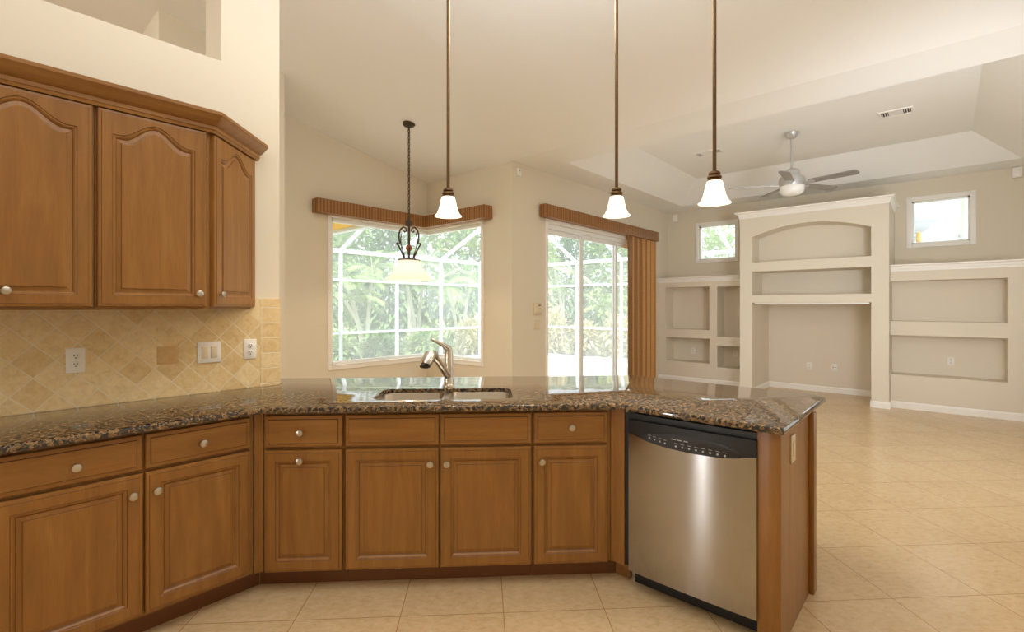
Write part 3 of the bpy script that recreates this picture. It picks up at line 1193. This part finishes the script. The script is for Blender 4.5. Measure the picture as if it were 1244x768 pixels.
def crown(t, ox, oy, path, z, out, h):
    prof = [(0, z - h), (.010, z - h), (.012, z - h * .72), (.02, z - h * .62), (out * .55, z - h * .30), (out * .85, z - h * .2), (out, z - h * .18), (out, z), (0, z)]
    mb = MB()
    sweep(mb, [(x - ox, y - oy) for x, y in path], prof)
    return mb.build('crown_molding', M['trim'], t)


def base(t, ox, oy, path):
    mb = MB()
    sweep(mb, [(x - ox, y - oy) for x, y in path], BASE)
    return mb.build('baseboard', M['trim'], t)


XC, XR, XL = 8.37, 8.555, 8.90
XE = XB - .002
t, ox, oy = niche_unit('built_in_shelf', 'tall plastered center unit with an arched niche and an open recess', XC, XE, .570, 2.490, 2.85,
                       [(.766, 2.305, -1, 1.46, XE - .004, 0), (.766, 2.305, 1.578, 1.955, 8.95, 0), (.766, 2.305, 2.103, 2.508, 8.75, .150)])
# faces run along +Y with the front to the left of travel, so paths go from high Y to low Y (front on the right)
crown(t, ox, oy, [(XE, 2.49), (XC, 2.49), (XC, .57), (XE, .57)], 2.915, .065, .10)
base(t, ox, oy, [(XC, .766), (XC, .570), (XR - .018, .570)])
base(t, ox, oy, [(XC + .02, 2.490), (XC, 2.490), (XC, 2.305)])
MB().box(XC + .035 - ox, XC + .060 - ox, .79 - oy, 2.28 - oy, 1.432, 1.459, .003).build('valance_strip', M['trim'], t)
o = MB()
sweep(o, [(XC + .02, 2.305), (XE - .004, 2.305), (XE - .004, .766), (XC + .02, .766)], BASE)
o = o.build('baseboard_recess', M['trim'])
struct(o, 'white baseboard inside the open recess of the tall unit', 'baseboard')
t, ox, oy = niche_unit('built_in_shelf', 'low plastered unit left of the tall one with four niches', XL, XE, 2.492, 4.138, 1.86,
                       [(3.165, 3.995, .974, 1.760, 9.265, 0), (3.165, 3.985, .369, .818, 9.265, 0), (2.635, 3.030, .860, 1.752, 9.265, 0), (2.635, 3.030, .316, .704, 9.265, 0)])
crown(t, ox, oy, [(XL, 4.137), (XL, 2.493)], 1.945, .045, .095)
base(t, ox, oy, [(XL, 4.137), (XL, 2.493)])
t, ox, oy = niche_unit('built_in_shelf', 'low plastered unit right of the tall one with two wide niches', XR, XE, -.722, .568, 1.90,
                       [(-.580, .5665, 1.197, 1.755, 8.885, 0), (-.580, .5665, .458, 1.005, 8.885, 0)])
crown(t, ox, oy, [(XR, .567), (XR, -.722)], 1.975, .045, .09)
base(t, ox, oy, [(XR, .567), (XR, -.722)])

plate('wall_outlet', 'white outlet in the lower left niche of the low left unit', 'outlet', (9.265, 3.60, .555), RB, .075, .118, 'outlet')
plate('wall_outlet', 'white outlet in the lower right niche of the low left unit', 'outlet', (9.265, 2.835, .550), RB, .070, .118, 'outlet')
plate('wall_outlet', 'white outlet in the tall recess, the left one of two', 'outlet', (XE - .004, 1.686, .408), RB, .076, .122, 'outlet')
plate('wall_outlet', 'white outlet with two round jacks in the tall recess, the right one of two', 'outlet', (XE - .004, 1.335, .410), RB, .086, .122, 'jack')
plate('wall_outlet', 'white outlet in the wide lower niche of the right unit', 'outlet', (8.885, -.06, .657), RB, .074, .118, 'outlet')

# ---------------------------------------------------------------- valances and shade
t = thing('valance', 'woven wood valance bending around the top of the corner window', 'valance', (0, 0, 0))
mb = MB()
mb.prism([(2.855, YN - .001), (2.855, 5.72), (4.49, 5.72), (XN - .001, YN - .001)], 2.562, 2.733)
mb.build('board', M['woven'], t)
mb = MB()
mb.prism([(4.491, 5.719), (4.491, 4.485), (XN - .001, 4.485), (XN - .001, YN - .004)], 2.562, 2.733)
mb.build('board', M['woven'], t)
t = thing('valance', 'straight woven wood valance over the sliding door', 'valance', (0, 0, 0))
MB().box(5.195, 8.64, 4.01, YS - .019, 2.617, 2.79, .003).build('board', M['woven'], t)
t = thing('window_shade', 'woven wood vertical shade gathered at the right of the sliding door', 'shade', (8.1, 4.07, 0))
mb = MB()
N = 120
rg = []
for k in range(N + 1):
    x = -.43 + 1.0 * k / N
    y = .026 * math.sin(x * 2 * PI / .165)
    rg.append([(x, y - .004, .03), (x, y - .004, 2.615), (x, y + .004, 2.615), (x, y + .004, .03)])
mb.loft(rg, 0, True)
mb.build('panel', M['woven_dark'], t)
MB().box(-.565, -.435, -.034, -.012, .03, 2.616, .003).build('lead_slat', M['woven'], t)

# ---------------------------------------------------------------- pendants
VX, VY = math.cos(YAW), math.sin(YAW)


def place(px, dd):
    r = (px - 622) / F_PX * dd
    return VX * dd + VY * r, VY * dd - VX * r


SHADE = [(.030, .118), (.036, .112), (.042, .095), (.048, .065), (.056, .035), (.066, .014), (.077, .002), (.080, 0)]
pend = None
for px, dd, zb_, lb in ((544.5, 2.86, 1.930, 'bronze pendant with lit bell glass shade, leftmost of the three'),
                        (749, 2.86, 1.932, 'bronze pendant with lit bell glass shade, middle of the three'),
                        (868, 2.50, 1.930, 'bronze pendant with lit bell glass shade, rightmost and nearest of the three')):
    x, y = place(px, dd)
    t = thing('pendant_light', lb, 'lamp', (x, y, zb_), 0, 'pendant lights over the bar')
    zc_ = ceil_z(x) - zb_
    MB().tube([(0, 0, .165), (0, 0, zc_ - .02)], .0095, 12).build('rod', M['bronze'], t)
    MB().lathe([(.065, zc_ + .006), (.065, zc_ - .012), (.05, zc_ - .026), (.014, zc_ - .034)], seg=28).build('canopy', M['bronze'], t)
    MB().lathe([(.016, .166), (.028, .158), (.030, .150), (.024, .145), (.034, .139), (.036, .131), (.030, .126), (.036, .120), (.034, .110)], seg=28).build('cap', M['bronze'], t)
    inner = [(r - .003, z) for r, z in reversed(SHADE)]
    sh = MB()
    sh.lathe(SHADE + inner, seg=36, cap=False)
    sh.build('shade', M['shade'], t)
    MB().lathe([(.001, .03), (.016, .038), (.02, .055), (.016, .075), (.010, .095), (.010, .11)], seg=16).build('bulb', M['bulb'], t)
    lamp('pendant_bulb', 'POINT', (x, y, zb_ + .02), 6, (1, .74, .42), .02)

# nook chandelier
cx_, cy_ = 3.40, 4.617
zb_ = 1.70
t = thing('chandelier', 'dark wrought iron chandelier with wide frosted bowl on a chain in the nook', 'lamp', (cx_, cy_, zb_))
zt_ = ceil_z(cx_) - zb_
BOWL = [(.115, .228), (.118, .215), (.150, .150), (.185, .085), (.225, .040), (.262, .008), (.272, 0)]
MB().lathe(BOWL + [(r - .004, z) for r, z in reversed(BOWL)], seg=44, cap=False).build('bowl', M['bowl'], t)
MB().lathe([(.001, .09), (.022, .10), (.026, .13), (.018, .17), (.010, .2)], seg=16).build('bulb', M['bulb'], t)
MB().lathe([(.10, .226), (.125, .230), (.128, .238), (.10, .243), (.05, .25), (.02, .26)], seg=36).build('cap', M['iron'], t)
mb = MB()
mb.lathe([(.007, .25), (.007, .30), (.018, .31), (.018, .325), (.008, .335), (.007, .60), (.012, .61), (.012, .63)], seg=12)
mb.build('stem', M['iron'], t)
MB().lathe([(.001, .330), (.020, .338), (.036, .362), (.038, .378), (.028, .402), (.010, .415)], seg=20).build('glass_ball', M['amber'], t)
for k in range(4):
    a = PI / 4 + k * PI / 2 + .2
    ca, sa = math.cos(a), math.sin(a)
    prof = [(.06, .245), (.052, .27), (.075, .33), (.098, .385), (.122, .425), (.112, .432), (.090, .425), (.098, .47), (.100, .53), (.085, .585), (.055, .615), (.030, .60), (.026, .57), (.045, .555), (.052, .575)]
    mb = MB()
    mb.tube([(r * 1.12 * ca, r * 1.12 * sa, z) for r, z in prof], .0095, 8)
    prof2 = [(.040, .25), (.050, .30), (.070, .36), (.082, .42), (.084, .48), (.072, .55)]
    mb.tube([(r * 1.1 * ca, r * 1.1 * sa, z) for r, z in prof2], .006, 8)
    mb.build('scroll_arm', M['iron'], t)
mb = MB()
for k in range(8):
    a = 2 * PI * k / 8
    mb.tube([(.030 * math.cos(a), .030 * math.sin(a), .63), (.036 * math.cos(a), .036 * math.sin(a), .66), (.028 * math.cos(a), .028 * math.sin(a), .69)], .006, 6)
mb.lathe([(.032, .625), (.034, .632), (.01, .636)], seg=16).lathe([(.01, .686), (.03, .69), (.01, .70)], seg=16)
mb.build('top_knot', M['iron'], t)
mb = MB()
z = .70
k = 0
while z < zt_ - .05:
    pts = []
    for q in range(13):
        a = 2 * PI * q / 12
        u, w_ = .0125 * math.cos(a), .024 * math.sin(a)
        pts.append((u if k % 2 else 0, 0 if k % 2 else u, z + .02 + w_))
    mb.tube(pts, .0042, 6)
    z += .037
    k += 1
mb.tube([(0, 0, .69), (.004, .003, 1.0), (-.003, 0, 1.4), (0, 0, zt_ - .03)], .0025, 6)
mb.build('chain', M['iron'], t)
MB().lathe([(.072, zt_ + .012), (.072, zt_ - .012), (.055, zt_ - .03), (.012, zt_ - .045)], seg=28).build('canopy', M['iron'], t)
lamp('chandelier_bulb', 'POINT', (cx_, cy_, zb_ + .04), 6, (1, .78, .50), .04)

# ---------------------------------------------------------------- ceiling fan and vents
t = thing('ceiling_fan', 'silver five-blade ceiling fan hanging from the tray ceiling', 'fan', (6.95, 1.447, 2.80))
MB().lathe([(.085, .80), (.085, .785), (.05, .73), (.02, .715)], seg=28).build('canopy', M['fan'], t)
MB().tube([(0, 0, .32), (0, 0, .74)], .014, 14).build('downrod', M['fan'], t)
MB().lathe([(.03, .345), (.055, .335), (.085, .315), (.10, .25), (.135, .235), (.148, .20), (.148, .15), (.142, .12), (.12, .115)], seg=36).build('motor', M['fan'], t)
MB().lathe([(.138, .118), (.140, .10), (.135, .05), (.105, .018), (.05, .004), (.001, 0)], seg=36).build('light_bowl', M['fanbowl'], t)
for k in range(5):
    th = math.radians(-54 + 72 * k)
    dx = VY * math.cos(th) + VX * math.sin(th)
    dy = -VX * math.cos(th) + VY * math.sin(th)
    m = Matrix.Rotation(math.atan2(dy, dx), 4, 'Z') @ Matrix.Translation((0, 0, .145)) @ Matrix.Rotation(math.radians(-13), 4, 'X')
    bl = MB()
    pl = round_poly([(.20, -.048), (.72, -.068), (.74, .060), (.20, .048)], [.01, .05, .05, .01], 5)
    bl.loft([[(x, y, -.005) for x, y in pl], [(x, y, .005) for x, y in pl]], 0, False, True, True, m)
    bo = bl.build('blade', M['blade'], t)
    br = MB()
    pl = round_poly([(.12, -.02), (.24, -.042), (.27, 0), (.24, .042), (.12, .02)], .006, 3)
    br.loft([[(x, y, -.013) for x, y in pl], [(x, y, -.0055) for x, y in pl]], 0, False, True, True, m)
    br.build('bracket', M['fan'], bo)


def vent(label, x0, x1, y0, y1):
    t = thing('ceiling_vent', label, 'vent', ((x0 + x1) / 2, (y0 + y1) / 2, TZ), 0, 'air vents in the tray ceiling')
    a, b = (x1 - x0) / 2, (y1 - y0) / 2
    f = MB()
    f.box(-a, a, -b, -b + .022, -.014, 0, .003).box(-a, a, b - .022, b, -.014, 0, .003)
    f.box(-a, -a + .022, -b + .022, b - .022, -.014, 0, .003).box(a - .022, a, -b + .022, b - .022, -.014, 0, .003)
    f.build('frame', M['trim'], t)
    MB().box(-a + .02, a - .02, -b + .02, b - .02, -.0025, -.0005).build('duct', M['slot'], t)
    s_ = MB()
    for k in range(3):
        for sg in (-1, 1):
            yy = sg * (b - .034 - k * .022)
            s_.box(-a + .022, a - .022, yy - .003, yy + .003, -.011, -.003)
    for k in range(6):
        xx = -a + .035 + k * (2 * a - .07) / 5
        s_.box(xx - .009, xx + .010, -b + .09, b - .09, -.010, -.007)
    s_.build('louver', M['trim'], t)


vent('rectangular air vent in the tray ceiling right of the fan', 6.89, 7.11, .26, .57)
vent('rectangular air vent in the tray ceiling behind the nearest pendant', 6.95, 7.16, 2.33, 2.71)

# ---------------------------------------------------------------- outside: deck, soffit, pool cage, garden
mb = MB()
mb.prism([(4.80, 4.29), (9.50, 4.29), (9.50, -6), (11.4, -6), (11.4, 9.95), (-2, 9.95), (-2, 6.01), (4.80, 6.01)], -.12, -.02)
struct(mb.build('floor_patio', M['patio']), 'pale sunlit pool deck outside the windows', 'patio')
mb = MB()
mb.box(-30, 60, -30, 60, -.3, -.13)
struct(mb.build('ground', M['soil']), 'garden ground beyond the pool cage', 'ground')
mb = MB()
mb.box(0, 4.35, 6.01, 9.4, 2.75, 2.85)
o = struct(mb.build('soffit', M['soffit']), 'yellow porch ceiling seen through the nook window', 'soffit')
MB().box(4.35, 4.47, 6.01, 9.4, 2.70, 2.95).build('fascia', M['cage'], o)

EAVE, CX, CY = 2.6, 11.15, 9.75
cage = thing('pool_cage', 'white aluminium screen enclosure with posts, rails and sloping rafters', 'enclosure', (CX, CY, 0))


def cpart(name, f, mat='cage'):
    mb = MB()
    f(mb)
    mb.v = [(x - CX, y - CY, z) for x, y, z in mb.v]
    return mb.build(name, M[mat], cage)


def beam(a, b, w=.05, h=.08):
    a, b = Vector(a), Vector(b)

    def f(mb):
        d_ = (b - a)
        q = d_.to_track_quat('X', 'Z').to_matrix().to_4x4()
        mb.box(0, d_.length, -w / 2, w / 2, -h / 2, h / 2, mat=Matrix.Translation(a) @ q)
    return f


for x in (4.0, 5.39, 6.83, 8.19, 9.6):
    cpart('post', lambda mb: mb.box(x - .026, x + .026, CY - .035, CY + .035, -.02, EAVE))
    if x > 4.5:
        cpart('rafter', beam((x, CY, EAVE), (x, CY - 2.1, EAVE + .95)))
for y in (7.55, 6.18, 4.8, 3.5, 2.2, 1.0, -.21, -1.5):
    cpart('post', lambda mb: mb.box(CX - .035, CX + .035, y - .026, y + .026, -.02, EAVE))
    cpart('rafter', beam((CX, y, EAVE), (CX - 1.7, y, EAVE + .80)))
cpart('post', lambda mb: mb.box(CX - .05, CX + .05, CY - .05, CY + .05, -.02, EAVE))
for z, h in ((EAVE, .09), (1.97, .05), (.82, .05), (0.02, .05)):
    cpart('rail', lambda mb: mb.box(3.0, CX, CY - .025, CY + .025, z - h / 2, z + h / 2))
    cpart('rail', lambda mb: mb.box(CX - .025, CX + .025, -4, CY, z - h / 2, z + h / 2))
cpart('purlin', lambda mb: mb.box(4.6, CX - 1.5, CY - 2.13, CY - 2.07, EAVE + .92, EAVE + .98))
cpart('screen', lambda mb: mb.box(3.0, CX, CY - .002, CY + .002, 0, EAVE), 'screen')
cpart('screen', lambda mb: mb.box(CX - .002, CX + .002, -4, CY, 0, EAVE), 'screen')


cpart('screen', lambda mb: mb.add([(4.6, CY, EAVE), (CX, CY, EAVE), (CX - 1.7, CY - 2.1, EAVE + .95), (4.6, CY - 2.1, EAVE + .95)], [(0, 1, 2, 3)]), 'screen')
cpart('screen', lambda mb: mb.add([(CX, CY, EAVE), (CX, -4, EAVE), (CX - 1.7, -4, EAVE + .80), (CX - 1.7, CY - 2.1, EAVE + .95)], [(0, 1, 2, 3)]), 'screen')


def leaf_quads(mb, c, d, ln, w, mi=0):
    """one folded, pointed leaf from c along d"""
    d = d.normalized()
    s_ = d.cross(Vector((0, 0, 1)))
    if s_.length < .05:
        s_ = Vector((1, 0, 0))
    s_.normalize()
    up = s_.cross(d)
    a = c + d * ln * .45 - Vector((0, 0, .04 * ln))
    e = c + d * ln - Vector((0, 0, .22 * ln))
    mb.add([c, a + s_ * w / 2 + up * w * .2, e, a - s_ * w / 2 + up * w * .2, a], [(0, 1, 4), (1, 2, 4), (2, 3, 4), (3, 0, 4)], mi, True)


def rnd_dir(zmin=-1):
    while True:
        v = Vector((random.uniform(-1, 1), random.uniform(-1, 1), random.uniform(-1, 1)))
        if .1 < v.length < 1 and v.normalized().z >= zmin:
            return v.normalized()


def bush(name, label, cat, loc, rx, h, n, leaf, mat, trunk_h=0, group=None):
    t = thing(name, label, cat, (loc[0], loc[1], -.13), 0, group)
    mb = MB()
    if trunk_h:
        mb.tube([(0, 0, 0), (.05, .02, trunk_h * .5), (-.03, .04, trunk_h + h * .3)], [.10, .075, .04], 10)
    for k in range(5):
        dd = rnd_dir(.3)
        mb.tube([(0, 0, trunk_h + .02), tuple(Vector((0, 0, trunk_h)) + Vector((dd.x * rx * .5, dd.y * rx * .5, dd.z * h * .4))),
                 tuple(Vector((0, 0, trunk_h)) + Vector((dd.x * rx * .8, dd.y * rx * .8, dd.z * h * .8)))], [.035, .022, .01], 6)
    mb.build('trunk' if trunk_h else 'stem', M['bark'], t)
    mb = MB()
    for k in range(n):
        dd = rnd_dir()
        r = random.uniform(.45, 1) ** .5
        bumpy = 1 + .22 * math.sin(5 * math.atan2(dd.y, dd.x) + 7 * dd.z)
        c = Vector((dd.x * rx * r * bumpy, dd.y * rx * r * bumpy, trunk_h + h * .5 + dd.z * h * .5 * r * bumpy))
        q = (dd + rnd_dir() * .8 + Vector((0, 0, .15))).normalized()
        leaf_quads(mb, c, q, leaf * random.uniform(.7, 1.3), leaf * .42)
    mb.build('foliage', M[mat], t)
    return t


def palm(label, loc, trunks, nf, fl, mat):
    t = thing('palm_tree', label, 'palm', (loc[0], loc[1], -.13))
    fo = MB()
    for (dx, dy, hh, bx, by) in trunks:
        tr = MB()
        pts = [Vector((bx + dx * q * q, by + dy * q * q, hh * q)) for q in (0, .25, .5, .75, 1)]
        tr.tube([tuple(p) for p in pts], [.075, .06, .055, .05, .045], 10)
        tr.build('trunk', M['trunk'], t)
        top = pts[-1]
        for k in range(nf):
            a = 2 * PI * k / nf + random.uniform(-.2, .2)
            el = random.uniform(.2, 1.2)
            L = fl * random.uniform(.8, 1.15)
            spine = []
            for q in range(9):
                s_ = q / 8
                rr = L * s_ * math.cos(el) * (1 - .1 * s_) + .1 * s_
                zz = L * (s_ * math.sin(el) - .55 * s_ * s_)
                spine.append(top + Vector((rr * math.cos(a), rr * math.sin(a), zz)))
            fo.tube([tuple(p) for p in spine], [.014 - .0012 * q for q in range(9)], 5)
            side = Vector((-math.sin(a), math.cos(a), 0))
            for q in range(18):
                s_ = .1 + .88 * q / 18
                i0 = min(7, int(s_ * 8))
                p = spine[i0].lerp(spine[i0 + 1], s_ * 8 - i0)
                fw = (spine[i0 + 1] - spine[i0]).normalized()
                ll = fl * .30 * (1 - .55 * abs(s_ - .4))
                for sg in (-1, 1):
                    leaf_quads(fo, p, fw * .7 + side * sg + Vector((0, 0, -.15)), ll, .045)
    fo.build('frond', M[mat], t)
    return t


def at(px, dd):
    return place(px, dd)


# palms behind the nook window
palm('leaning pale-trunk palm left in the nook window', at(440, 13.9), [(-.5, .1, 2.3, 0, 0), (-.75, -.1, 1.7, .2, .1), (.3, .2, 2.6, .1, -.1)], 11, 1.35, 'leaf_a')
palm('slender palm clump behind the nook chandelier', at(505, 15.2), [(-.35, .1, 2.6, 0, 0), (.35, .0, 2.9, .15, .1), (.1, .3, 2.2, -.2, 0)], 11, 1.35, 'leaf_b')
palm('palm clump right in the nook window, its trunks spreading', at(562, 15.4), [(.45, .1, 2.4, 0, 0), (-.45, .0, 2.1, -.1, .1)], 11, 1.35, 'leaf_a')
palm('palm seen low in the left pane of the sliding door', at(683, 17), [(.2, .1, 2.0, 0, 0), (-.4, .1, 2.8, .1, 0)], 10, 1.35, 'leaf_b')
palm('palm seen in the right pane of the sliding door', at(742, 16.4), [(.1, .1, 1.5, 0, 0)], 12, 1.2, 'leaf_a')
k = 0
for px, dd, rx, h, mat, lb in ((392, 17, .85, 4.6, 'leaf_b', 'pale bushy tree at the far left of the nook window'),
                              (434, 21, .95, 5.2, 'leaf_a', 'tall bushy tree behind the leaning palm'),
                              (474, 18, .85, 4.4, 'leaf_c', 'deep green tree left of the chandelier'),
                              (516, 21.4, .95, 5.4, 'leaf_b', 'tall pale tree beyond the window corner'),
                              (560, 18.6, .85, 4.8, 'leaf_a', 'green tree behind the right nook pane'),
                              (650, 20.5, .9, 4.8, 'leaf_b', 'pale tree at the left edge of the sliding door'),
                              (694, 23.2, .95, 5.0, 'leaf_c', 'deep green tree behind the left door pane'),
                              (735, 20.5, .9, 4.6, 'leaf_a', 'green tree in the right pane of the sliding door'),
                              (775, 23.5, 1.0, 5.2, 'leaf_b', 'tree hidden partly by the woven shade'),
                              (400, 23.5, 1.1, 6.0, 'leaf_c', 'dark tree far back at the left of the nook window')):
    x, y = at(px, dd)
    bush('garden_tree', lb, 'tree', (x, y), rx, h, 2400, .34, mat, .3)
for px, dd, rx, h, mat, lb in ((410, 11.7, .42, .9, 'leaf_b', 'low shrub at the left foot of the nook window'),
                              (462, 12.5, .42, .8, 'leaf_c', 'low dark shrub under the chandelier view'),
                              (520, 13.7, .5, .8, 'leaf_a', 'low shrub at the foot of the window corner'),
                              (580, 14.4, .5, 1.2, 'leaf_d', 'blooming pale shrub low in the right nook pane'),
                              (672, 15.2, .42, 1.4, 'leaf_d', 'variegated shrub low in the left door pane'),
                              (711, 15.2, .36, 1.0, 'leaf_d', 'small variegated shrub at the door mullion'),
                              (750, 14.8, .42, 1.15, 'leaf_d', 'variegated shrub low in the right door pane')):
    x, y = at(px, dd)
    bush('garden_shrub', lb, 'shrub', (x, y), rx, h, 800, .22, mat)
for px, dd, rx, h, mat, lb in ((1118, 19, .75, 2.7, 'leaf_b', 'tree low in the small window over the right unit'),
                              (1164, 18.0, .75, 2.9, 'leaf_a', 'tree at the right of the small window over the right unit'),
                              (872, 21, 1.1, 4.6, 'leaf_b', 'tree in the small window beside the tall unit')):
    x, y = at(px, dd)
    bush('garden_tree', lb, 'tree', (x, y), rx, h, 1800, .34, mat, .5)

# patio umbrella outside the right high window
ux, uy = at(1116, 8.0)
t = thing('patio_umbrella', 'grey patio umbrella with wooden pole outside the right high window', 'umbrella', (ux, uy, -.02))
MB().tube([(0, 0, 0), (0, 0, 2.74)], .032, 14).build('pole', M['polewood'], t)
MB().lathe([(.24, 0), (.24, .06), (.06, .10), (.045, .2)], seg=24).build('base', M['black'], t)
MB().lathe([(.04, 2.66), (.045, 2.70), (.04, 2.76)], seg=14).build('joint', M['slot'], t)
cm = Matrix.Translation((0.10, .24, 3.10)) @ Matrix.Rotation(math.radians(-50), 4, 'Y')
cn = MB()
pr = [(.52, -.22), (.50, -.15), (.41, -.03), (.28, .06), (.14, .12), (.01, .14)]
cn.lathe(pr + [(max(.005, r - .01), z - .012) for r, z in reversed(pr)], seg=10, mat=cm, cap=False)
cn.build('canopy', M['canvas'], t)
mb = MB()
mb.tube([(0, 0, 2.72), (.05, .12, 2.86), (.10, .22, 3.06)], .018, 8)
mb.build('tilt_arm', M['slot'], t)
